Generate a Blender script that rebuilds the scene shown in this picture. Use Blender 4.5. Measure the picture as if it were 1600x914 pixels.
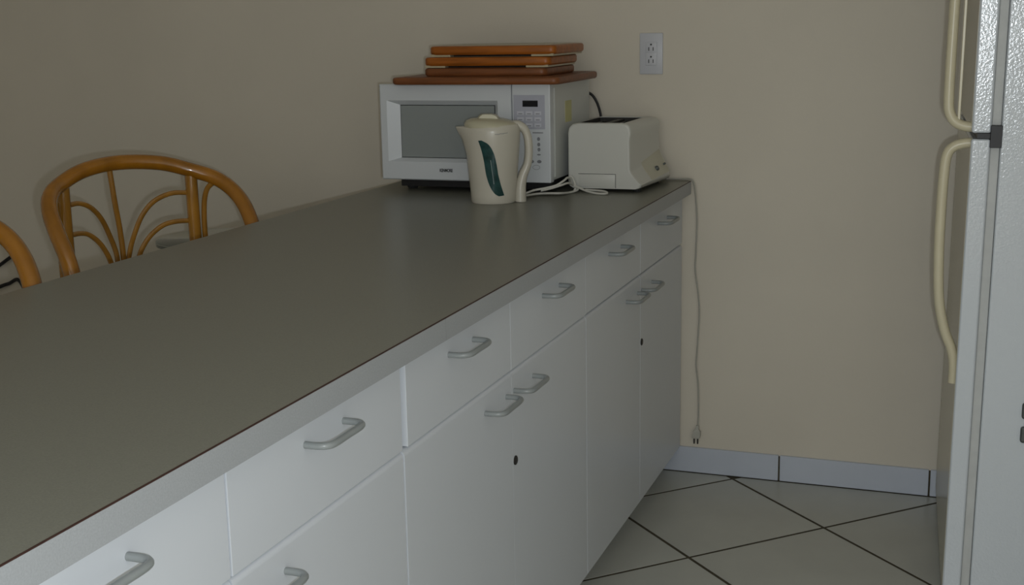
import bpy, bmesh, math, random
from mathutils import Vector, Matrix
random.seed(7)
for o in list(bpy.data.objects): bpy.data.objects.remove(o)
S = bpy.context.scene
COL = S.collection
R = math.radians

# ------------------------------------------------------------------ camera
CAM = Vector((0.8093, -3.7633, 1.3836)); YAW, PITCH, ROLL, FPX = 0.3535, -0.2068, 0.0187, 2009.07
def _basis():
    Rz = Matrix.Rotation(YAW, 3, 'Z'); Rx = Matrix.Rotation(PITCH, 3, 'X'); Ry = Matrix.Rotation(ROLL, 3, 'Y')
    return Rz @ Rx @ Ry
B = _basis(); RIGHT, FWD, UP = B.col[0].copy(), B.col[1].copy(), B.col[2].copy()
cd = bpy.data.cameras.new('camera'); cd.sensor_width = 36; cd.lens = 36 * FPX / 1600; cd.clip_start = .02
cam = bpy.data.objects.new('camera', cd); COL.objects.link(cam)
M = Matrix((RIGHT, UP, -FWD)).transposed().to_4x4(); M.translation = CAM; cam.matrix_world = M
S.camera = cam

# ------------------------------------------------------------------ exposure, world, lights
S.view_settings.view_transform = 'Standard'; S.view_settings.look = 'None'
S.view_settings.exposure = 0.0; S.view_settings.gamma = 1.0; S.view_settings.use_curve_mapping = False
W = bpy.data.worlds.new('world'); S.world = W; W.use_nodes = True
bg = W.node_tree.nodes['Background']; bg.inputs[0].default_value = (.75, .85, 1, 1); bg.inputs[1].default_value = .25
# the photographer's small flash, a few centimetres right of and below the lens
fl = bpy.data.lights.new('camera_flash', 'POINT'); fl.energy = 48; fl.shadow_soft_size = .014; fl.color = (.87, .94, 1)
flo = bpy.data.objects.new('camera_flash', fl); COL.objects.link(flo); flo.location = CAM + RIGHT * .045 - UP * .042 + FWD * .02
# daylight through the patio door in the wall behind the photographer
dl = bpy.data.lights.new('patio_daylight', 'AREA'); dl.shape = 'RECTANGLE'; dl.size = 1.7; dl.size_y = 1.9; dl.energy = 17; dl.color = (1, .97, .88)
dlo = bpy.data.objects.new('patio_daylight', dl); COL.objects.link(dlo); dlo.location = (.35, -5.16, 1.1); dlo.rotation_euler = (R(90), 0, 0)

# ------------------------------------------------------------------ materials
def mat(name, col, rough=.5, metal=0, spec=.5, noise=None, bump=None, coat=0, trans=0, ior=1.45):
    m = bpy.data.materials.new(name); m.use_nodes = True; nt = m.node_tree; p = nt.nodes['Principled BSDF']
    p.inputs['Base Color'].default_value = (*col, 1); p.inputs['Roughness'].default_value = rough
    p.inputs['Metallic'].default_value = metal; p.inputs['Specular IOR Level'].default_value = spec
    p.inputs['Coat Weight'].default_value = coat; p.inputs['Coat Roughness'].default_value = .08
    p.inputs['Transmission Weight'].default_value = trans; p.inputs['IOR'].default_value = ior
    tc = nt.nodes.new('ShaderNodeTexCoord')
    if noise:
        sc, amt, stretch = noise
        mp = nt.nodes.new('ShaderNodeMapping'); mp.inputs['Scale'].default_value = stretch
        nz = nt.nodes.new('ShaderNodeTexNoise'); nz.inputs['Scale'].default_value = sc; nz.inputs['Detail'].default_value = 5
        rp = nt.nodes.new('ShaderNodeValToRGB')
        rp.color_ramp.elements[0].position = .3; rp.color_ramp.elements[1].position = .7
        rp.color_ramp.elements[0].color = (*[c * (1 - amt) for c in col], 1)
        rp.color_ramp.elements[1].color = (*[min(1, c * (1 + amt)) for c in col], 1)
        nt.links.new(tc.outputs['Object'], mp.inputs[0]); nt.links.new(mp.outputs[0], nz.inputs['Vector'])
        nt.links.new(nz.outputs['Fac'], rp.inputs[0]); nt.links.new(rp.outputs[0], p.inputs['Base Color'])
    if bump:
        sc, st, dist = bump
        nz = nt.nodes.new('ShaderNodeTexNoise'); nz.inputs['Scale'].default_value = sc; nz.inputs['Detail'].default_value = 3
        bp = nt.nodes.new('ShaderNodeBump'); bp.inputs['Strength'].default_value = st; bp.inputs['Distance'].default_value = dist
        nt.links.new(tc.outputs['Object'], nz.inputs['Vector']); nt.links.new(nz.outputs['Fac'], bp.inputs['Height'])
        nt.links.new(bp.outputs[0], p.inputs['Normal'])
    return m
E1 = (1, 1, 1)
MT = dict(
    wall=mat('cream wall paint', (.655, .605, .515), .75, spec=.25, noise=(2.2, .03, E1), bump=(160, .12, .002)),
    ceil=mat('white ceiling paint', (.72, .70, .66), .9, spec=.1, bump=(90, .2, .002)),
    tile=mat('pale glazed floor tile', (.47, .475, .435), .28, spec=.5, noise=(6, .05, E1)),
    grout=mat('brown grout', (.06, .05, .03), .9, noise=(60, .2, E1)),
    btile=mat('white skirting tile', (.52, .56, .64), .22, noise=(5, .04, E1)),
    lam=mat('white laminate', (.63, .66, .705), .33, spec=.4, noise=(1.5, .015, E1)),
    carc=mat('white cabinet carcass', (.66, .68, .70), .5, noise=(3, .02, E1)),
    top=mat('taupe grey laminate', (.200, .200, .166), .32, spec=.5, noise=(420, .10, E1), bump=(500, .05, .0005)),
    band=mat('grey laminate edging', (.36, .375, .39), .4, spec=.4, noise=(420, .07, E1)),
    line=mat('dark brown laminate seam', (.05, .02, .015), .6, noise=(50, .1, E1)),
    hand=mat('silver grey handle lacquer', (.26, .28, .28), .28, spec=.6, noise=(30, .03, E1)),
    lock=mat('dark bronze lock', (.035, .033, .03), .4, metal=.5, noise=(60, .1, E1)),
    mw=mat('white appliance enamel', (.62, .65, .68), .32, noise=(3, .015, E1)),
    mwside=mat('white painted steel', (.62, .64, .62), .3, noise=(3, .02, E1)),
    glassw=mat('grey screened window glass', (.27, .295, .295), .2, spec=.6, noise=(900, .12, E1)),
    keypad=mat('lavender grey keypad', (.42, .43, .50), .45, noise=(40, .02, E1)),
    key=mat('pale key', (.56, .57, .63), .45, noise=(40, .02, E1)),
    disp=mat('black display', (.006, .007, .012), .15, noise=(20, .1, E1)),
    ink=mat('dark print', (.03, .032, .036), .5, noise=(80, .1, E1)),
    greyink=mat('grey print', (.22, .23, .25), .5, noise=(80, .1, E1)),
    yel=mat('faded yellow sticker', (.60, .58, .30), .6, noise=(30, .05, E1)),
    blackp=mat('black plastic', (.012, .012, .014), .45, noise=(50, .2, E1)),
    rubber=mat('black rubber', (.02, .02, .02), .8, noise=(50, .2, E1)),
    kettle=mat('ivory plastic', (.58, .55, .47), .25, spec=.5, noise=(4, .015, E1)),
    klid=mat('yellowish ivory plastic', (.54, .51, .37), .3, noise=(6, .03, E1)),  # yellower and slightly darker than the kettle body
    green=mat('translucent green gauge', (.045, .125, .12), .15, spec=.6, noise=(60, .25, E1)),
    gline=mat('pale gauge print', (.35, .45, .44), .3, noise=(60, .1, E1)),
    toast=mat('off-white toaster plastic', (.60, .60, .56), .3, noise=(4, .015, E1)),
    toastp=mat('beige control plate', (.54, .52, .42), .4, noise=(10, .03, E1)),
    slot=mat('dark toaster chamber', (.02, .018, .015), .5, noise=(40, .3, E1)),
    wire=mat('steel wire', (.35, .34, .33), .3, metal=1, noise=(60, .1, E1)),
    cord=mat('white vinyl cord', (.58, .57, .52), .4, noise=(20, .03, E1)),
    cordw=mat('greyed vinyl cord', (.42, .41, .36), .5, noise=(20, .03, E1)),
    outlet=mat('white outlet plastic', (.55, .56, .60), .35, noise=(10, .02, E1)),
    wood=mat('orange brown varnished wood', (.31, .092, .011), .35, spec=.4, noise=(9, .25, (1, 9, 9))),
    woodd=mat('dark brown varnished wood', (.19, .066, .022), .4, spec=.4, noise=(9, .25, (1, 9, 9))),
    woodt=mat('pale laminate tray face', (.42, .36, .24), .3, noise=(9, .08, (1, 9, 9))),
    felt=mat('dark felt pad', (.02, .012, .008), .9, noise=(90, .3, E1)),
    rattan=mat('honey varnished rattan', (.33, .132, .007), .2, spec=.5, coat=.7, noise=(14, .28, (1, 1, .35))),
    rattanl=mat('light varnished rattan', (.32, .148, .018), .22, spec=.5, coat=.7, noise=(22, .28, (1, 1, .35))),
    seat=mat('woven tan seat', (.35, .25, .13), .7, noise=(30, .2, E1), bump=(120, .5, .003)),
    glass=mat('clear table glass', (.85, .93, .9), .03, trans=.92),
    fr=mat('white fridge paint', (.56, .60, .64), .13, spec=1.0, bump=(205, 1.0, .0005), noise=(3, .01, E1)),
    frd_shade=mat('shade-tinted white fridge door', (.46, .43, .33), .22, spec=.5, noise=(3, .02, E1)),  # white door paint darkened to beige: shade of the front put into the colour
    gask=mat('grey door gasket', (.50, .51, .50), .6, noise=(30, .05, E1)),
    almond=mat('almond handle plastic', (.56, .51, .36), .3, noise=(8, .03, E1)),
    magnet=mat('dark grey magnet', (.09, .10, .095), .4, noise=(30, .1, E1)),
    alu=mat('white window frame', (.7, .7, .7), .4, noise=(10, .02, E1)),
)

# ------------------------------------------------------------------ helpers
def tag(o, label=None, cat=None, group=None, kind=None):
    if label: o['label'] = label
    if cat: o['category'] = cat
    if group: o['group'] = group
    if kind: o['kind'] = kind
    return o
def obj(name, bm, m, parent=None, smooth=False, loc=None):
    me = bpy.data.meshes.new(name); bmesh.ops.recalc_face_normals(bm, faces=bm.faces[:]); bm.to_mesh(me); bm.free()
    if m is not None: me.materials.append(MT[m])
    if smooth:
        for f in me.polygons: f.use_smooth = True
        me.set_sharp_from_angle(angle=R(38))
    o = bpy.data.objects.new(name, me); COL.objects.link(o)
    if loc is not None: o.location = loc
    if parent is not None: o.parent = parent
    return o
def wn(o):
    md = o.modifiers.new('weighted_normal', 'WEIGHTED_NORMAL'); md.keep_sharp = True; md.weight = 100; return o
def empty(name, loc, rz=0):
    o = bpy.data.objects.new(name, None); COL.objects.link(o); o.location = loc; o.rotation_euler = (0, 0, rz); o.empty_display_size = .05
    return o
def box(bm, x0, x1, y0, y1, z0, z1, bev=0, seg=2):
    vs = [bm.verts.new(v) for v in ((x0,y0,z0),(x1,y0,z0),(x1,y1,z0),(x0,y1,z0),(x0,y0,z1),(x1,y0,z1),(x1,y1,z1),(x0,y1,z1))]
    fs = [bm.faces.new([vs[i] for i in f]) for f in ((0,3,2,1),(4,5,6,7),(0,1,5,4),(1,2,6,5),(2,3,7,6),(3,0,4,7))]
    if bev:
        es = {e for f in fs for e in f.edges}
        bmesh.ops.bevel(bm, geom=list(es), offset=bev, segments=seg, affect='EDGES', profile=.5)
def boxo(name, m, parent, x0, x1, y0, y1, z0, z1, bev=0, seg=2, loc=None):
    bm = bmesh.new(); box(bm, x0, x1, y0, y1, z0, z1, bev, seg); o = obj(name, bm, m, parent, smooth=bool(bev), loc=loc)
    return wn(o) if bev else o
def spline(pts, n=6):
    P = [Vector(p) for p in pts]; out = []
    for i in range(len(P) - 1):
        a = P[i-1] if i else P[0]*2 - P[1]; b, c = P[i], P[i+1]; d = P[i+2] if i+2 < len(P) else P[-1]*2 - P[-2]
        for k in range(n):
            t = k / n
            out.append(.5*((2*b) + (c-a)*t + (2*a-5*b+4*c-d)*t*t + (3*b-a-3*c+d)*t**3))
    out.append(P[-1]); return out
def tube(bm, pts, r, seg=10, flat=1.0, closed=False):
    """sweep a round (or flattened) section along pts; r scalar or function of 0..1"""
    n = len(pts); P = [Vector(p) for p in pts]; rings = []; prev = None
    for i, q in enumerate(P):
        if closed: t = (P[(i+1) % n] - P[i-1])
        else: t = (P[min(i+1, n-1)] - P[max(i-1, 0)])
        t.normalize()
        if prev is None:
            a = Vector((0, 0, 1)) if abs(t.z) < .9 else Vector((1, 0, 0)); u = (a - t * a.dot(t)).normalized()
        else: u = (prev - t * prev.dot(t)).normalized()
        prev = u; v = t.cross(u); rr = r(i / (n-1)) if callable(r) else r
        rings.append([bm.verts.new(q + u*rr*math.cos(2*math.pi*k/seg) + v*rr*flat*math.sin(2*math.pi*k/seg)) for k in range(seg)])
    for i in range(n if closed else n-1):
        a, b = rings[i], rings[(i+1) % n]
        for k in range(seg): bm.faces.new((a[k], a[(k+1) % seg], b[(k+1) % seg], b[k]))
    if not closed: bm.faces.new(rings[0][::-1]); bm.faces.new(rings[-1])
def tubeo(name, m, parent, pts, r, seg=10, flat=1.0, n=6, sm=True, closed=False):
    bm = bmesh.new(); tube(bm, spline(pts, n) if n > 1 else pts, r, seg, flat, closed); return obj(name, bm, m, parent, smooth=sm)
def loft(bm, rings, cap=True):
    vr = [[bm.verts.new(p) for p in r] for r in rings]; n = len(vr[0])
    for a, b in zip(vr, vr[1:]):
        for k in range(n): bm.faces.new((a[k], a[(k+1) % n], b[(k+1) % n], b[k]))
    if cap: bm.faces.new(vr[0][::-1]); bm.faces.new(vr[-1])
def lathe(bm, prof, seg=32, c=(0, 0)):
    loft(bm, [[(c[0]+r*math.cos(2*math.pi*k/seg), c[1]+r*math.sin(2*math.pi*k/seg), z) for k in range(seg)] for r, z in prof])
def prism(bm, poly, z0, z1):
    a = [bm.verts.new((x, y, z0)) for x, y in poly]; b = [bm.verts.new((x, y, z1)) for x, y in poly]; n = len(poly)
    bm.faces.new(a[::-1]); bm.faces.new(b)
    for k in range(n): bm.faces.new((a[k], a[(k+1) % n], b[(k+1) % n], b[k]))
def text_mesh(name, s, size, m, parent, mw, depth=.0004, shear=0):
    c = bpy.data.curves.new(name, 'FONT'); c.body = s; c.size = size; c.extrude = depth; c.align_x = 'CENTER'; c.align_y = 'CENTER'; c.shear = shear; c.offset = size*.035
    t = bpy.data.objects.new(name + '_tmp', c); COL.objects.link(t); bpy.context.view_layer.update()
    me = bpy.data.meshes.new_from_object(t.evaluated_get(bpy.context.evaluated_depsgraph_get()))
    bpy.data.objects.remove(t); bpy.data.curves.remove(c); me.name = name; me.materials.clear(); me.materials.append(MT[m])
    o = bpy.data.objects.new(name, me); COL.objects.link(o); o.parent = parent; o.matrix_local = mw; return o
def cut(o, bm):
    """subtract bm from mesh object o (result baked)"""
    me = bpy.data.meshes.new('cutter'); bmesh.ops.recalc_face_normals(bm, faces=bm.faces[:]); bm.to_mesh(me); bm.free()
    c = bpy.data.objects.new('cutter', me); COL.objects.link(c); c.parent = o.parent
    md = o.modifiers.new('b', 'BOOLEAN'); md.object = c; md.operation = 'DIFFERENCE'; md.solver = 'EXACT'
    bpy.context.view_layer.update()
    new = bpy.data.meshes.new_from_object(o.evaluated_get(bpy.context.evaluated_depsgraph_get()))
    o.modifiers.clear(); old = o.data; nm = old.name; o.data = new; bpy.data.meshes.remove(old); new.name = nm
    bpy.data.objects.remove(c); bpy.data.meshes.remove(me)
def copy_tree(o, parent=None):
    c = o.copy(); COL.objects.link(c); c.parent = parent
    for ch in list(o.children): copy_tree(ch, c)
    return c

# ------------------------------------------------------------------ room shell
XL, XR, YB, YW, ZC = -3.3, 1.58, -5.2, .010, 2.5
fl_ = boxo('floor', 'grout', None, XL, XR, YB, YW, -.06, -.0010)
tag(fl_, 'floor of pale diagonal tiles with brown grout lines', 'floor', kind='structure')
def clip(poly):
    for ax, lim, sgn in ((0, XL, 1), (0, XR, -1), (1, YB, 1), (1, -.0015, -1)):
        out = []
        for i in range(len(poly)):
            a, b = poly[i-1], poly[i]; da, db = (a[ax]-lim)*sgn, (b[ax]-lim)*sgn
            if da*db < 0: t = da/(da-db); out.append((a[0]+(b[0]-a[0])*t, a[1]+(b[1]-a[1])*t))
            if db >= 0: out.append(b)
        poly = out
        if not poly: return poly
    return poly
PIT, G = .622, .0145          # diagonal pitch of the tile lines, joint width (measured in x+y)
def tile_poly(i, j):
    a0, a1 = .120 + i*PIT + G/2, .120 + (i+1)*PIT - G/2      # a = x+y
    b0, b1 = -.778 + j*PIT + G/2, -.778 + (j+1)*PIT - G/2    # b = y-x
    return [((a-b)/2, (a+b)/2) for a, b in ((a0, b0), (a0, b1), (a1, b1), (a1, b0))]
full = None
for i in range(-16, 4):
    for j in range(-13, 8):
        q = tile_poly(i, j); c = clip(q)
        if len(c) < 3: continue
        ar = abs(sum(c[k-1][0]*c[k][1]-c[k][0]*c[k-1][1] for k in range(len(c))))/2
        if ar < .0004: continue
        cx, cy = sum(v[0] for v in q)/4, sum(v[1] for v in q)/4
        if abs(ar - ((PIT-G)**2/2)) < 1e-6 and full is not None:
            o = bpy.data.objects.new('tile', full); COL.objects.link(o)
        else:
            bm = bmesh.new(); prism(bm, [(x-cx, y-cy) for x, y in c], -.008, 0); o = obj('tile', bm, 'tile')
            if abs(ar - ((PIT-G)**2/2)) < 1e-6: full = o.data
        o.location = (cx, cy, 0); o.parent = fl_
tag(boxo('wall_back', 'wall', None, XL-.1, XR+.1, YW, YW+.1, -.06, ZC), 'cream painted back wall behind the counter and fridge', 'wall', kind='structure')
tag(boxo('wall_right', 'wall', None, XR, XR+.1, YB, YW, -.06, ZC), 'cream painted right wall behind the fridge', 'wall', kind='structure')
tag(boxo('wall_left', 'wall', None, XL-.1, XL, YB, YW, -.06, ZC), 'cream painted left wall beyond the rattan stools', 'wall', kind='structure')
tag(boxo('ceiling', 'ceil', None, XL-.1, XR+.1, YB-.1, YW+.1, ZC, ZC+.08), 'white ceiling above the kitchen', 'ceiling', kind='structure')
bm = bmesh.new()
box(bm, XL-.1, -.55, YB-.1, YB, -.06, ZC); box(bm, 1.25, XR+.1, YB-.1, YB, -.06, ZC); box(bm, -.55, 1.25, YB-.1, YB, 2.12, ZC)
tag(obj('wall_rear', bm, 'wall'), 'cream painted rear wall with the patio door', 'wall', kind='structure')
bm = bmesh.new()
for x0, x1, z0, z1 in ((-.55, -.49, 0, 2.12), (1.19, 1.25, 0, 2.12), (-.49, 1.19, 2.06, 2.12), (-.49, 1.19, 0, .05), (.32, .38, .05, 2.06)):
    box(bm, x0, x1, YB-.08, YB-.02, z0, z1)
tag(obj('door_1', bm, 'alu'), 'white framed sliding patio door behind the photographer', 'door', kind='structure')
# skirting tiles
sk = empty('baseboard_back', (0, 0, 0)); tag(sk, 'row of white skirting tiles along the back wall', 'baseboard', kind='structure')
boxo('grout_bed', 'grout', sk, XL, XR, .004, YW, 0, .078)
bx = .275 - .436*8
while bx < XR:
    a, b = max(bx+.0025, XL), min(bx+.436-.0025, XR)
    if b - a > .02: boxo('skirting_tile', 'btile', sk, a, b, .0, YW, .0018, .082, .0015, 1)
    bx += .436

# ------------------------------------------------------------------ base cabinets
FX = -.0305                       # plane of the drawer and door fronts
def handle(parent, y, z):
    h = .056; o = FX
    pts = [(o-.001, y-h, z), (o+.018, y-h, z), (o+.030, y-h+.004, z), (o+.036, y-h+.017, z),
           (o+.036, y, z), (o+.036, y+h-.017, z), (o+.030, y+h-.004, z), (o+.018, y+h, z), (o-.001, y+h, z)]
    tubeo('handle', 'hand', parent, pts, .0052, 10, n=3)
def front_door(e, a, b):
    bm = bmesh.new(); box(bm, FX-.018, FX, a, b, .084, .7200)
    es = [g for g in bm.edges if all(v.co.x > FX-.001 and v.co.z > .7 for v in g.verts)]
    bmesh.ops.bevel(bm, geom=es, offset=.0105, segments=5, affect='EDGES', profile=.5)
    return wn(obj('door', bm, 'lam', e, smooth=True))
def cabinet(y0, y1, lab, gN, gF, dgN, gM, zd=.7228):
    """one metre unit between y0 and y1; gN/gF = front gaps at its near and far ends (drawers), dgN for doors"""
    e = empty('base_cabinet', (0, 0, 0)); tag(e, lab, 'cabinet', 'white base cabinets under the counter')
    bm = bmesh.new()
    box(bm, -.585, FX-.0195, y0+.001, y1-.001, .084, .876)
    obj('carcass', bm, 'carc', e)
    boxo('kick_board', 'carc', e, -.14, -.125, y0+.001, y1-.001, 0, .084)
    mid = (y0+y1)/2
    for a, b, dn, df, cn in ((y0, mid, gN, gM, dgN), (mid, y1, gM, gF, .0015)):
        d = boxo('drawer', 'lam', e, FX-.018, FX, a+dn, b-df, zd, .8735, .0010, 2)
        handle(d, (a+b)/2, .831)
    for k, (a, b) in enumerate(((y0, mid), (mid, y1))):
        dn = dgN if k == 0 else gM; df = gM if k == 0 else min(gF, .0018)
        d = front_door(e, a+dn, b-df)
        yh = mid - .087 if k == 0 else mid + .07
        handle(d, yh, .678)
        if k == 1:
            bm = bmesh.new()
            loft(bm, [[(x, mid+.013+r*math.cos(t*math.pi/9), .535+r*math.sin(t*math.pi/9)) for t in range(18)] for x, r in ((FX-.002, .0095), (FX+.002, .0095), (FX+.0035, .007))])
            l = obj('lock', bm, 'lock', d, smooth=True); l['label'] = 'round dark bronze cam lock'
    return e
cabinet(-1, 0, 'white cabinet unit nearest the back wall, with two drawers over two doors', .0004, .0015, .0028, .0015, .7245)
cabinet(-2, -1, 'white cabinet unit in the middle of the counter run, two drawers over two doors', .0190, .0004, .0050, .0004)
c3 = cabinet(-3, -2, 'white cabinet unit nearest the camera, partly cut off by the picture edge', .002, .001, .002, .0022)

# ------------------------------------------------------------------ countertop
H = .915; CW = .862; CY = -3.25
ct = empty('countertop', (-CW/2, CY/2, .877)); tag(ct, 'long taupe grey laminate countertop with a lighter grey front edge', 'countertop')
ctl = (CW/2, -CY/2, -.877)
def ctp(name, bm, m, sm=False):
    o = obj(name, bm, m, ct, smooth=sm); o.location = ctl; return o
def cpoly(off=0):
    pts = [(-CW, CY), (-.0, CY)]
    r = .022
    for k in range(7):
        a = k/6*math.pi/2; pts.append((-r+r*math.cos(a), -.001-r+r*math.sin(a)))
    pts.append((-CW, -.001)); return [(min(x, -.0012+0*off) if off else x, y) for x, y in pts]
bm = bmesh.new(); prism(bm, [(min(x, -.0012), y) for x, y in cpoly()], .8775, .9142); ctp('slab', bm, 'band')
bm = bmesh.new(); prism(bm, [(min(x, -.0016), y) for x, y in cpoly()], .9142, H); ctp('laminate_top', bm, 'top')
# front edging strip, in two lengths
for a, b in ((CY, -1.8855), (-1.8845, -.022)):
    bm = bmesh.new(); box(bm, -.0012, .0003, a, b, .877, .9138); ctp('edging_strip', bm, 'band')
bm = bmesh.new(); box(bm, -.0022, .0004, CY, -.02, .9138, .9151); o = ctp('edge_line', bm, 'line'); o['label'] = 'thin dark brown seam along the front edge'
bm = bmesh.new(); box(bm, -.0013, .0002, -1.8858, -1.8842, .8772, .9138); ctp('edging_joint', bm, 'greyink')
# ------------------------------------------------------------------ microwave
X0, X1, YF, YK, Z0, Z1 = -.817, -.304, -.42, -.035, .949, 1.219
mw = empty('microwave', ((X0+X1)/2, (YF+YK)/2, H)); tag(mw, 'white countertop microwave oven with grey door window and keypad', 'microwave')
ml = (-(X0+X1)/2, -(YF+YK)/2, -H)
def mp(name, bm, m, par=mw, sm=False):
    o = obj(name, bm, m, par, smooth=sm)
    if par is mw: o.location = ml
    return wn(o) if sm else o
mx = lambda px: X1 + (px-861)*(X1-X0)/269
mz = lambda py: Z1 - (py-132)*(Z1-Z0)/152.5
bm = bmesh.new(); box(bm, X0+.004, X1-.004, YF+.03, YK, Z0+.004, Z1-.002, .003); 
mp('case', bm, 'mwside', sm=True)
bm = bmesh.new()
for y in (YF+.034, YF+.046): box(bm, X1-.005, X1-.0015, y, y+.005, Z0+.012, Z1-.012, .001, 1)
mp('side_rib', bm, 'mwside')
bm = bmesh.new(); box(bm, X0+.045, X1-.012, YF+.035, YK-.01, Z0-.022, Z0+.006); mp('base_pan', bm, 'blackp')
for x in (X0+.06, X1-.06):
    for y in (YF+.08, YK-.06):
        bm = bmesh.new(); lathe(bm, [(.014, H+.0002), (.016, H+.006), (.016, Z0-.021)], 14, (x, y)); mp('foot', bm, 'rubber')
XD = mx(802.5)
def ring_face(bm, outer, inner):
    for k in range(4): bm.faces.new((outer[k], outer[(k+1) % 4], inner[(k+1) % 4], inner[k]))
def rect(bm, x0, x1, z0, z1, y): return [bm.verts.new(v) for v in ((x0, y, z0), (x1, y, z0), (x1, y, z1), (x0, y, z1))]
bm = bmesh.new()
bk = rect(bm, X0, XD-.0008, Z0, Z1, YF+.03); f1 = rect(bm, X0, XD-.0008, Z0, Z1, YF+.004); f2 = rect(bm, X0+.004, XD-.002, Z0+.003, Z1-.004, YF)
ho = rect(bm, mx(604), mx(781), mz(255), mz(157.5), YF); hi = rect(bm, mx(622.5), mx(774), mz(249.5), mz(165), YF+.016)
ring_face(bm, bk, f1); ring_face(bm, f1, f2); ring_face(bm, f2, ho); ring_face(bm, ho, hi); bm.faces.new(bk)
door = mp('door', bm, 'mw')
bm = bmesh.new(); box(bm, mx(623.5), mx(773), YF+.0145, YF+.017, mz(248.5), mz(166)); p = obj('window_pane', bm, 'glassw', door); p['label'] = 'grey screened window pane'
bm = bmesh.new(); box(bm, XD+.0008, X1, YF, YF+.03, Z0, Z1, .004, 2)
pan = mp('control_panel', bm, 'mw', sm=True)
def pp(name, m, x0, x1, y0, y1, t=.0012, par=None, bev=0):
    bm = bmesh.new(); box(bm, mx(x0), mx(x1), YF-t, YF+.0005, mz(y1), mz(y0), bev, 1); return obj(name, bm, m, par or pan)
pp('keypad', 'keypad', 805.5, 853, 148.5, 201, .0006)
pp('display', 'disp', 819.5, 842.5, 157, 166.5, .0012)
for r_ in range(3):
    for c_ in range(3):
        bx_, by_ = 816 + c_*13.2, 176.5 + r_*9.2
        b = pp('button', 'key', bx_-5, bx_+5, by_-3.0, by_+2.6, .0014)
        pp('button_mark', 'greyink', bx_-3, bx_+3, by_+.2, by_+1.4, .0017, b)
pp('printed_line', 'greyink', 834, 850, 205.6, 207.2, .0005)
for (cx_, cy_, w_, h_) in ((843, 216, 2.3, 3), (843.2, 224.5, 2.3, 3), (843.4, 232.3, 2.3, 3), (843.2, 240.2, 3, 1.2), (832.5, 251, 3, 2.6), (843.6, 251, 3.4, 2.6)):
    bm = bmesh.new(); n = 12
    loft(bm, [[(mx(cx_)+w_*.00191*s*math.cos(k*2*math.pi/n), y, mz(cy_)+h_*.00177*s*math.sin(k*2*math.pi/n)) for k in range(n)] for y, s in ((YF+.0004, 1), (YF-.0005, 1))])
    obj('printed_icon', bm, 'greyink', pan)
bm = bmesh.new(); tube(bm, [(mx(839)+.0105*math.cos(k*math.pi/12), YF-.0003, mz(260)+.006*math.sin(k*math.pi/12)) for k in range(24)], .0005, 5, closed=True)
obj('printed_oval', bm, 'greyink', pan)
bm = bmesh.new(); box(bm, X1-.0042, X1-.0035, -.275, -.215, 1.105, 1.165); o = mp('sticker', bm, 'yel'); o['label'] = 'faded yellow sticker'
Mt = Matrix.Translation((mx(697.5), YF-.0003, mz(268.3))) @ Matrix.Rotation(R(90), 4, 'X')

text_mesh('logo_lettering', 'KENMORE', .0125, 'ink', door, Mt @ Matrix.Diagonal((.68, 1, 1, 1)), .0004)
o = tubeo('power_cord', 'blackp', mw, [(-.345, YK+.005, 1.175), (-.33, -.022, 1.178), (-.303, -.018, 1.165), (-.283, -.016, 1.125), (-.272, -.018, 1.06), (-.268, -.018, .96), (-.268, -.018, .922)], .004, 8); o.location = ml

# ------------------------------------------------------------------ stacked wooden trays on the microwave
def tray(cx, cy, w, d, z0, z1, rz, m, face, lab, pad):
    e = empty('wooden_tray', (cx, cy, z0), rz); tag(e, lab, 'tray', 'wooden trays stacked on the microwave')
    t = z1 - z0; bm = bmesh.new(); rc = .018; pts = []
    for sx, sy, a0 in ((1, 1, 0), (-1, 1, 90), (-1, -1, 180), (1, -1, 270)):
        for k in range(5):
            a = R(a0 + k*22.5); pts.append((sx*(w/2-rc)+rc*math.cos(a), sy*(d/2-rc)+rc*math.sin(a)))
    zo = .005 if pad else 0
    loft(bm, [[(x*s, y*s2, z) for x, y in pts] for s, s2, z in ((1-.008/w, 1-.008/d, zo), (1-.002/w, 1-.002/d, zo+.003), (1, 1, zo+.007), (1, 1, t-.006), (1-.003/w, 1-.003/d, t-.002), (1-.010/w, 1-.010/d, t))])
    obj('board', bm, m, e, smooth=True)
    bm = bmesh.new(); prism(bm, [(x*(1-.05/w), y*(1-.05/d)) for x, y in pts], t-.0008, t+.0006); obj('face_panel', bm, face, e)
    if pad: boxo('felt_pad', 'felt', e, -w*.32, w*.30, -d*.42, d*.4, 0, zo+.001)
    if pad:
        for x0, x1 in ((-w*.49, -w*.33), (w*.31, w*.48)): boxo('foot_strip', 'woodt', e, x0, x1, -d*.485, d*.46, 0, zo+.0015)
    return e
tray(-.515, -.262, .49, .40, 1.2195, 1.2395, R(.8), 'woodd', 'woodd', 'largest dark brown wooden tray, lowest of the stack on the microwave', False)
tray(-.500, -.275, .365, .265, 1.2405, 1.2625, R(-.5), 'woodd', 'woodd', 'small dark brown wooden tray second from the bottom of the stack', False)
tray(-.497, -.268, .372, .275, 1.2635, 1.2925, R(1), 'wood', 'woodt', 'orange brown wooden tray second from the top of the stack', True)
tray(-.480, -.262, .372, .285, 1.2935, 1.3225, R(.5), 'wood', 'woodt', 'orange brown wooden tray with pale face, topmost of the stack', True)

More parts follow.
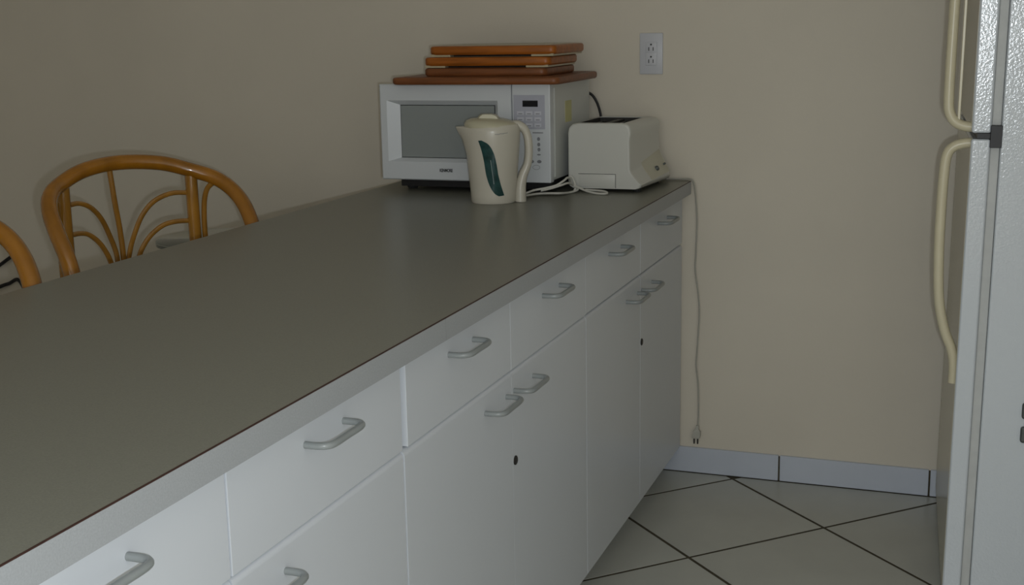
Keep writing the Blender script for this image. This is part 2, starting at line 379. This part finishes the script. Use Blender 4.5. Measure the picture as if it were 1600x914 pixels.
# ------------------------------------------------------------------ electric kettle
KZ = H + .0005; kt = empty('electric_kettle', (-.4155, -.5715, KZ), .365); tag(kt, 'ivory plastic jug kettle with a curved green water gauge', 'kettle')
prof = [(0, .0575), (.004, .060), (.02, .0608), (.05, .0630), (.09, .0665), (.13, .0702), (.165, .0732), (.19, .0742), (.200, .0730), (.205, .069)]
def krad(z):
    for (a, ra), (b, rb) in zip(prof, prof[1:]):
        if a <= z <= b: return ra + (rb-ra)*(z-a)/(b-a)
    return prof[-1][1]
DEEP = .92
bm = bmesh.new(); rings = []
for z, r in prof:
    ring = []
    for k in range(40):
        a = 2*math.pi*k/40; x, y = r*math.cos(a), r*DEEP*math.sin(a)
        zz = z
        da = abs(((a-math.pi) + math.pi) % (2*math.pi) - math.pi)          # spout pulled out on the -x side
        w = max(0, 1-da/.62)**1.5 * max(0, min(1, (z-.140)/.065))**1.5
        x -= w*.026; zz += 0 * w
        zz += (-.010*math.cos(a)*-1 if z > .2 else 0) * .3
        ring.append((x, y, zz))
    rings.append(ring)
loft(bm, rings); obj('body', bm, 'kettle', kt, smooth=True)
bm = bmesh.new()
lr = [(.071, .199), (.0715, .206), (.067, .213), (.055, .2185), (.035, .2225), (.012, .224)]
def lift(a): return .006*max(0, -math.cos(a))
loft(bm, [[(r*math.cos(2*math.pi*k/36) - .002, r*DEEP*math.sin(2*math.pi*k/36), z - .005*math.cos(2*math.pi*k/36 + .3)*r/.07*(1 if z > .2 else 0)) for k in range(36)] for r, z in lr])
lid = wn(obj('lid', bm, 'klid', kt, smooth=True))
bm = bmesh.new(); loft(bm, [[(x, y, z) for x, y in ((x0, -.013), (x0+.004, -.017), (x1, -.02), (x1+.006, 0), (x1, .02), (x0+.004, .017), (x0, .013))] for x0, x1, z in ((-.046, .020, .216), (-.034, .010, .229), (-.028, .000, .2335))])
wn(obj('thumb_tab', bm, 'klid', lid, smooth=True))
bm = bmesh.new(); hp = spline([(.045, 0, .200), (.068, 0, .203), (.086, 0, .190), (.0945, 0, .165), (.0960, 0, .13), (.0915, 0, .098), (.0795, 0, .070), (.0725, 0, .04), (.0712, 0, .0005)], 6)
tube(bm, hp, lambda t: .0108 + .0025*max(0, 1-t/.3) + .0055*max(0, (t-.62)/.38), 14, 1.25); obj('handle', bm, 'kettle', kt, smooth=True)
# gauge: a ribbon that follows the body
def onbody(u, z, lift=.0008):
    r = krad(z); s = max(-.98, min(.98, u/r)); return Vector((u*(1+lift/r), -r*DEEP*math.sqrt(1-s*s) - lift, z))
def uz(px, py): return ((px-770)*.00168, (316.5-py)*.001715)
Le = spline([(*uz(748, 218), 0), (*uz(753, 234), 0), (*uz(756.5, 252), 0), (*uz(759, 270), 0), (*uz(764, 287), 0), (*uz(771, 299), 0), (*uz(778, 304), 0)], 4)
Re = spline([(*uz(753, 217.5), 0), (*uz(764, 224), 0), (*uz(771.5, 237), 0), (*uz(775.5, 254), 0), (*uz(778, 271), 0), (*uz(782, 288), 0), (*uz(786.5, 303), 0)], 4)
bm = bmesh.new(); rows = []
for a, b in zip(Le, Re): rows.append([bm.verts.new(onbody(a.x+(b.x-a.x)*k/4, a.y+(b.y-a.y)*k/4)) for k in range(5)])
for a, b in zip(rows, rows[1:]):
    for k in range(4): bm.faces.new((a[k], a[k+1], b[k+1], b[k]))
res = bmesh.ops.solidify(bm, geom=bm.faces[:], thickness=.0007)
gauge = obj('water_gauge', bm, 'green', kt, smooth=True); gauge['label'] = 'curved green water gauge'
bm = bmesh.new(); tube(bm, [onbody(*uz(766.5+k*.55, 248+k*4.6), .0016) for k in range(9)], .0007, 6); obj('gauge_line', bm, 'gline', gauge)
for k, px in enumerate((774, 776.6, 779, 781.4, 783.8, 786.4, 789, 791.6)):
    a = onbody(*uz(px, 208.6+(k % 3)*.5 - k*.22), .0003); b = onbody(*uz(px+1.9, 208.2+((k+1) % 2)*.5 - k*.22), .0003)
    bm = bmesh.new(); tube(bm, [a, b], .0007, 6); obj('printed_mark', bm, 'greyink', kt)
bm = bmesh.new(); lathe(bm, [(.050, -.0004), (.052, .0012), (.050, .003)], 28); obj('base_foot', bm, 'greyink', kt)
def ray(px, py, ax, val):
    d = RIGHT*((px-800)/FPX) + FWD + UP*((457-py)/FPX); t = (val-CAM[ax])/d[ax]; return CAM + d*t
def kcord(pts):
    loc = []
    for px, py, dep in pts:
        v = ray(px, py, 1, dep)
        v.z = max(v.z, H+.0035)
        loc.append(v - Vector(kt.location))
    inv = Matrix.Rotation(-.365, 3, 'Z'); return [inv @ v for v in loc]
bm = bmesh.new()
tube(bm, spline(kcord([(819, 303, -.50), (834, 297.5, -.46), (852, 294, -.445), (868, 290, -.435), (880, 283, -.425), (887, 277.5, -.40), (891, 280, -.37), (893, 288, -.352), (904, 293, -.352), (918, 299, -.362), (932, 304, -.372), (944, 306, -.376), (949, 302.5, -.362), (944, 299, -.348), (930, 297.5, -.338), (915, 296.5, -.334)]), 6), .0031, 8)
tube(bm, spline(kcord([(819, 306, -.505), (838, 303, -.44), (855, 302, -.43), (875, 302, -.425), (890, 301, -.37), (903, 296, -.342), (897, 290, -.345), (888, 286, -.40), (878, 289, -.43), (862, 294, -.44), (845, 298, -.455)]), 6), .0031, 8)
tube(bm, spline(kcord([(889, 276, -.338), (893, 276, -.336), (897, 284, -.338), (899, 293, -.342), (897, 299, -.346)]), 6), .0036, 8)
obj('power_cord', bm, 'cord', kt, smooth=True)

# ------------------------------------------------------------------ toaster
TX0, TX1, TY0, TY1 = -.288, -.085, -.318, -.048
ts = empty('toaster', ((TX0+TX1)/2, (TY0+TY1)/2, H)); tag(ts, 'off-white two-slot toaster at the counter corner by the wall', 'toaster')
tl = (-(TX0+TX1)/2, -(TY0+TY1)/2, -H)
def tring(y, s):   # section at depth y; s shrinks it to round the two ends; the flare at the foot grows towards the wall
    f = (y-TY0)/(TY1-TY0); t1 = TX1 - .022*(1-f); hf = .62 + .42*f
    pr = [(TX0+.012, .010), (TX0+.003, .016), (TX0, .03), (TX0, .165), (TX0+.004, .180), (TX0+.014, .189), (TX0+.03, .192),
      (t1-.024, .192), (t1-.010, .189), (t1-.002, .181), (t1+.001, .168), (t1+.0, .156), (t1-.002, .150), (t1-.002, .125), (t1-.001, .100*hf), (t1+.004, .083*hf), (t1+.014, .064*hf), (t1+.025, .046*hf), (t1+.031, .034*hf), (t1+.032, .022), (t1+.028, .014), (t1+.020, .010)]
    cx, cz = (TX0+t1)/2, .10
    return [(cx+(x-cx)*(1-s/.11), y, H+cz+(z-cz)*(1-s/.095) if z > .02 else H+z) for x, z in pr]
bm = bmesh.new()
loft(bm, [tring(y, s) for y, s in ((TY0, .0065), (TY0+.0015, .0030), (TY0+.004, .0010), (TY0+.009, 0), ((TY0+TY1)/2, 0), (TY1-.014, 0), (TY1-.005, .003), (TY1, .010))])
tb = obj('body', bm, 'toast', ts, smooth=True); tb.location = tl
bm = bmesh.new(); box(bm, TX0+.024+tl[0], TX1-.043+tl[0], TY0+.016+tl[1], TY1-.030+tl[1], .118, .22)
cut_loc = tb.location.copy()
tb.location = (0, 0, 0)
for v in tb.data.vertices: v.co += Vector(tl)
cut(tb, bm)
for f in tb.data.polygons: f.use_smooth = True
tb.data.set_sharp_from_angle(angle=R(38)); wn(tb)
def tp(name, m, x0, x1, y0, y1, z0, z1, bev=0, par=ts):
    bm = bmesh.new(); box(bm, x0, x1, y0, y1, H+z0, H+z1, bev, 2); o = obj(name, bm, m, par, smooth=bool(bev))
    if par is ts: o.location = tl
    return o
CX0, CX1, CY0, CY1 = TX0+.0245, TX1-.0435, TY0+.0165, TY1-.0305
tp('chamber_floor', 'slot', CX0, CX1, CY0, CY1, .1185, .122)
for x0, x1, y0, y1 in ((CX0, CX0+.002, CY0, CY1), (CX1-.002, CX1, CY0, CY1), (CX0+.002, CX1-.002, CY0, CY0+.002), (CX0+.002, CX1-.002, CY1-.002, CY1)):
    tp('chamber_wall', 'slot', x0, x1, y0, y1, .122, .190)
xm = (CX0+CX1)/2
tp('slot_divider', 'slot', xm-.009, xm+.009, CY0+.002, CY1-.002, .122, .186)
for x in (CX0+.016, xm-.018, xm+.018, CX1-.016):
    o = tubeo('guide_wire', 'wire', ts, [(x, CY0+.002, H+.180), (x, CY1-.002, H+.180)], .0012, 6, n=1); o.location = tl
o = tp('crumb_tray', 'toast', -.255, -.150, TY0-.0018, TY0+.003, .014, .050, .001); o['label'] = 'crumb tray front with a dark outline'
bm = bmesh.new()
for x0, x1, z0, z1 in ((-.257, -.148, .0500, .0512), (-.1492, -.148, .012, .0512)): box(bm, x0, x1, TY0-.0006, TY0+.002, H+z0, H+z1)
o = obj('tray_gap', bm, 'ink', ts); o.location = tl
bm = bmesh.new()      # sloping control plate on the flare of the right side
def flare(y, d):
    f = (y-TY0)/(TY1-TY0); t1 = TX1 - .022*(1-f); hf = .62 + .42*f
    return [(t1-.001+d, y, H+.098*hf), (t1+.004+d, y, H+.083*hf), (t1+.014+d, y, H+.064*hf), (t1+.025+d, y, H+.046*hf), (t1+.031+d, y, H+.034*hf), (t1+.018, y, H+.034*hf), (t1-.008, y, H+.090*hf)]
loft(bm, [flare(y, d) for y, d in ((-.225, .0002), (-.218, .0012), (-.14, .0012), (-.070, .0012), (-.064, .0002))])
o = obj('control_plate', bm, 'toastp', ts, smooth=True); o.location = tl
def knob(y, r, name, m):
    f = (y-TY0)/(TY1-TY0); c = Vector((TX1-.022*(1-f)+.0185, y, H+.056*(.62+.42*f))); ax = Vector((.85, 0, .52)).normalized(); u = Vector((0, 1, 0)); v = ax.cross(u)
    bm = bmesh.new(); loft(bm, [[c+ax*h+u*rr*math.cos(k*math.pi/8)+v*rr*math.sin(k*math.pi/8) for k in range(16)] for h, rr in ((-.002, r), (.006, r), (.0085, r*.75))])
    o = obj(name, bm, m, ts, smooth=True); o.location = tl; return o
knob(-.150, .0072, 'browning_knob', 'magnet'); knob(-.085, .0032, 'indicator_button', 'magnet')
tp('lever', 'toast', xm-.02, xm+.02, TY1-.004, TY1+.014, .11, .122, .002)
for x in (TX0+.03, TX1-.01):
    for y in (TY0+.03, TY1-.03):
        bm = bmesh.new(); lathe(bm, [(.010, H+.0002), (.011, H+.004), (.011, H+.013)], 12, (x, y)); o = obj('foot', bm, 'rubber', ts); o.location = tl
# its flat cord drops over the corner of the counter and hangs down the wall, unplugged
cp = [(-.20, TY1-.002, H+.035), (-.17, -.030, H+.012), (-.12, -.024, H+.006), (-.05, -.016, H+.005), (-.012, -.010, H+.005), (.002, -.008, H-.001), (.009, -.006, .885), (.0155, -.005, .80), (.0135, -.005, .70), (.012, -.005, .645), (.0235, -.006, .56), (.026, -.006, .50), (.021, -.006, .40), (.0185, -.006, .35), (.025, -.006, .29), (.0275, -.007, .22), (.0265, -.008, .155)]
o = tubeo('power_cord', 'cordw', ts, cp, .0024, 8, 1.5); o.location = tl; pc = o
bm = bmesh.new(); loft(bm, [[(.0255+.0 - (.155-z)*.12 + w*sx, -.009 + t*sy, z) for sx, sy in ((-1, -1), (1, -1), (1, 1), (-1, 1))] for z, w, t in ((.158, .004, .004), (.146, .0055, .005), (.138, .0115, .0065), (.122, .0125, .007), (.117, .0115, .0065))])
plug = obj('plug', bm, 'cordw', pc, smooth=False)
for x in (.0155, .0265):
    bm = bmesh.new(); box(bm, x-.0018, x+.0018, -.012, -.006, .099, .118); obj('prong', bm, 'lock', plug)

# ------------------------------------------------------------------ wall outlet
ot = empty('wall_outlet', (-.129, YW, 1.2865)); tag(ot, 'white double wall outlet on the wall above the toaster', 'outlet')
def op(name, m, x0, x1, z0, z1, y0, y1, par=ot, bev=0):
    bm = bmesh.new(); box(bm, x0, x1, y0, y1, z0, z1, bev, 2); return obj(name, bm, m, par, smooth=bool(bev))
op('cover_plate', 'outlet', -.035, .035, -.060, .060, -.006, 0, bev=.0025)
op('insert', 'outlet', -.0175, .0175, -.0345, .0345, -.0085, -.004, bev=.0012)
for zc in (.017, -.0185):
    f = op('socket', 'outlet', -.0155, .0155, zc-.0145, zc+.0145, -.0092, -.006, bev=.0006)
    for x in (-.0062, .0068): op('slot', 'ink', x-.0012, x+.0012, zc-.0085, zc+.002, -.0096, -.008, f)
    bm = bmesh.new(); loft(bm, [[(.0004+.0028*math.cos(k*math.pi/6), y, zc+.0095+.0028*math.sin(k*math.pi/6)) for k in range(12)] for y in (-.0096, -.008)]); obj('ground_hole', bm, 'ink', f)

# ------------------------------------------------------------------ rattan counter stools
def stool(lab):
    e = empty('rattan_stool', (0, 0, 0)); tag(e, lab, 'stool', 'rattan stools drawn up to the counter')
    # local frame: +y faces the counter, back at y = 0, x across the back
    up = [(0, -.040, 1.052), (.100, -.018, 1.044), (.175, .012, 1.020), (.222, .052, .998), (.246, .098, .966), (.253, .145, .922), (.249, .192, .852), (.245, .215, .76), (.240, .225, .66), (.236, .228, .60)]
    pts = [(-x, y, z) for x, y, z in up[:0:-1]] + up
    tubeo('back_rail', 'rattan', e, pts, .0195, 16, n=5)
    for s in (-1, 1):
        tubeo('back_post', 'rattanl', e, [(s*.173, .008, 1.016), (s*.174, .008, .85), (s*.176, .014, .62)], .0165, 12, n=4)
        tubeo('side_brace', 'rattanl', e, [(s*.232, .070, .985), (s*.216, .050, .987), (s*.202, .032, .965), (s*.197, .022, .91), (s*.197, .020, .80), (s*.197, .024, .62)], .0072, 10, n=5)
        o_ = .013                                             # the fan springs from a point slightly off the middle
        for zt, xr, prof_ in ((.962, .0145, ((.125, .001), (.085, -.016), (.055, -.050), (.034, -.095), (.019, -.14))), (.888, .0285, ((.130, .0), (.100, -.008), (.070, -.032), (.047, -.066), (.034, -.1)))):
            yb = lambda x: -.036 + .044*(abs(x)/.173)**1.5
            tubeo('fan_arc', 'rattanl', e, [(s*.165, yb(.165), zt)] + [(s*x+o_*(1-x/.17), yb(x), zt+dz) for x, dz in prof_] + [(s*xr+o_, -.034, .78), (s*xr*.8+o_, -.02, .64)], .0066, 9, n=5)
    tubeo('spindle', 'rattanl', e, [(.030, -.036, 1.045), (.022, -.036, .95), (.013, -.035, .85), (.012, -.02, .63)], .0074, 10, n=4)
    cy = .20
    bm = bmesh.new(); tube(bm, [(.225*math.cos(k*math.pi/16), cy+.225*math.sin(k*math.pi/16), .615) for k in range(32)], .017, 10, closed=True); obj('seat_ring', bm, 'rattan', e, smooth=True)
    bm = bmesh.new(); lathe(bm, [(.19, .605), (.218, .615), (.218, .632), (.19, .65), (.1, .656), (.02, .657)], 32, (0, cy)); obj('seat', bm, 'seat', e, smooth=True)
    for sx in (-1, 1):
        for sy in (-1, 1):
            tubeo('leg', 'rattan', e, [(sx*.155, cy+sy*.155, .61), (sx*.17, cy+sy*.17, .3), (sx*.185, cy+sy*.185, .0005)], .016, 10, n=3)
    bm = bmesh.new(); tube(bm, [(.236*math.cos(k*math.pi/16), cy+.236*math.sin(k*math.pi/16), .22) for k in range(32)], .011, 8, closed=True); obj('foot_ring', bm, 'rattan', e, smooth=True)
    return e
TH = .493
st = stool('honey rattan stool with full fan-pattern back showing above the counter')
# world: across = (sin TH, cos TH), facing = (cos TH, -sin TH)
def place(o, x, y, th):
    o.location = (x, y, 0); o.rotation_euler = (0, 0, -(math.pi/2) - th)
place(st, -1.232, -1.040, TH)
s2 = copy_tree(st); s2['label'] = 'rattan stool cut off by the left picture edge, only one curved arm showing'
place(s2, -1.240, -1.862, TH)

# small round glass table behind the stools, only a sliver shows over the counter edge
gt = empty('glass_table', (-1.442, -.329, 0)); tag(gt, 'round clear glass table behind the fan-back stool, mostly hidden by the counter', 'table')
bm = bmesh.new(); lathe(bm, [(.184, .722), (.190, .725), (.190, .737), (.184, .740)], 48); obj('glass_top', bm, 'glass', gt, smooth=True)
bm = bmesh.new(); lathe(bm, [(.16, .0005), (.16, .02), (.05, .04), (.035, .3), (.04, .66), (.06, .7218)], 24); obj('pedestal', bm, 'rattan', gt, smooth=True)
# black cord on the wall behind the left stool
q = [ray(px, py, 1, -.006) for px, py in ((16, 402), (8, 408), (0, 414), (-30, 436))]
q2 = [ray(px, py, 1, -.006) for px, py in ((-30, 462), (0, 448), (14, 443), (30, 438))]
bc = tubeo('black_cable', 'blackp', None, [q[0]+Vector((.01, 0, .008)), *q, Vector((q[-1].x-.10, -.004, q[-1].z-.10)), *q2, q2[-1]+Vector((.03, 0, -.08)), q2[-1]+Vector((.035, 0, -.25)), Vector((q2[-1].x+.035, -.0075, .0895))], .0068, 8)
tag(bc, 'black cable looped on the wall behind the left stool', 'cable')

# ------------------------------------------------------------------ refrigerator
FW, FT = .73, 1.70
fg = empty('refrigerator', (.731, -.085, 0)); fg.rotation_euler = (0, R(.55), R(3.2)); tag(fg, 'white top-freezer refrigerator with almond handles at the right', 'refrigerator')
def fp(name, m, x0, x1, y0, y1, z0, z1, bev=0, par=fg, seg=3):
    bm = bmesh.new(); box(bm, x0, x1, y0, y1, z0, z1, bev, seg); o = obj(name, bm, m, par, smooth=bool(bev))
    return wn(o) if bev else o
fp('body', 'fr', .060, .70, -FW, 0, .03, FT, .004)
fp('kick_grille', 'blackp', .05, .07, -FW+.02, -.02, .012, .055)
for x in (.12, .64):
    for y in (-FW+.06, -.06):
        bm = bmesh.new(); lathe(bm, [(.02, .012 if x < .5 else .007), (.02, .035)], 12, (x, y)); obj('levelling_foot', bm, 'rubber', fg)
def fdoor(name, z0, z1):
    d = fp(name, 'fr', 0, .040, -FW, 0, z0, z1, .005)
    bm = bmesh.new(); box(bm, -.0006, .003, -FW+.006, -.006, z0+.006, z1-.006); f = obj('shaded_front_skin', bm, 'frd_shade', d)  # thin skin carrying the painted shade of the door front
    fp('gasket', 'gask', .040, .060, -FW+.012, -.012, z0+.008, z1-.008, .003, par=d, seg=2)
    return d
d1 = fdoor('freezer_door', 1.133, FT); d2 = fdoor('fridge_door', .060, 1.120)
HY = -FW + .030
def fhandle(par, pts, w):
    tubeo('handle', 'almond', par, pts, .0112, 14, n=6)
    return
o = fhandle(d1, [(.006, HY, 1.144), (-.012, HY, 1.145), (-.032, HY, 1.153), (-.046, HY, 1.173), (-.050, HY, 1.21), (-.050, HY, 1.34), (-.048, HY, 1.46), (-.040, HY, 1.56), (-.018, HY, 1.63), (.002, HY, 1.66)], .02)
o = fhandle(d2, [(.006, HY, 1.109), (-.012, HY, 1.108), (-.034, HY, 1.100), (-.047, HY, 1.080), (-.051, HY, 1.03), (-.052, HY, .95), (-.051, HY, .86), (-.045, HY, .76), (-.030, HY, .69), (-.012, HY, .645), (-.005, HY, .61), (-.004, HY, .567)], .02)
fp('handle_flange', 'almond', -.030, -.024, HY-.006, HY+.010, 1.155, 1.64, .001, par=d1, seg=1)
fp('hinge_bracket', 'blackp', .038, .062, -FW-.004, -FW+.03, 1.102, 1.150, .001, seg=1)
fp('centre_rail', 'blackp', .012, .060, -FW+.004, -.004, 1.121, 1.132)
# magnets on the side facing the camera
for zc, lab in ((.522, 'upper of two dark grey magnets on the fridge side'), (.467, 'lower of two dark grey magnets on the fridge side')):
    m_ = boxo('fridge_magnet', 'magnet', None, -.019, .019, -.006, 0, -.0185, .0185, .0055, 3)
    tag(m_, lab, 'magnet', 'magnets on the fridge side'); m_['zc'] = zc
    bpy.context.view_layer.update()
    m_.matrix_world = fg.matrix_world @ Matrix.Translation((.162, -FW-.0004, zc)); del m_['zc']
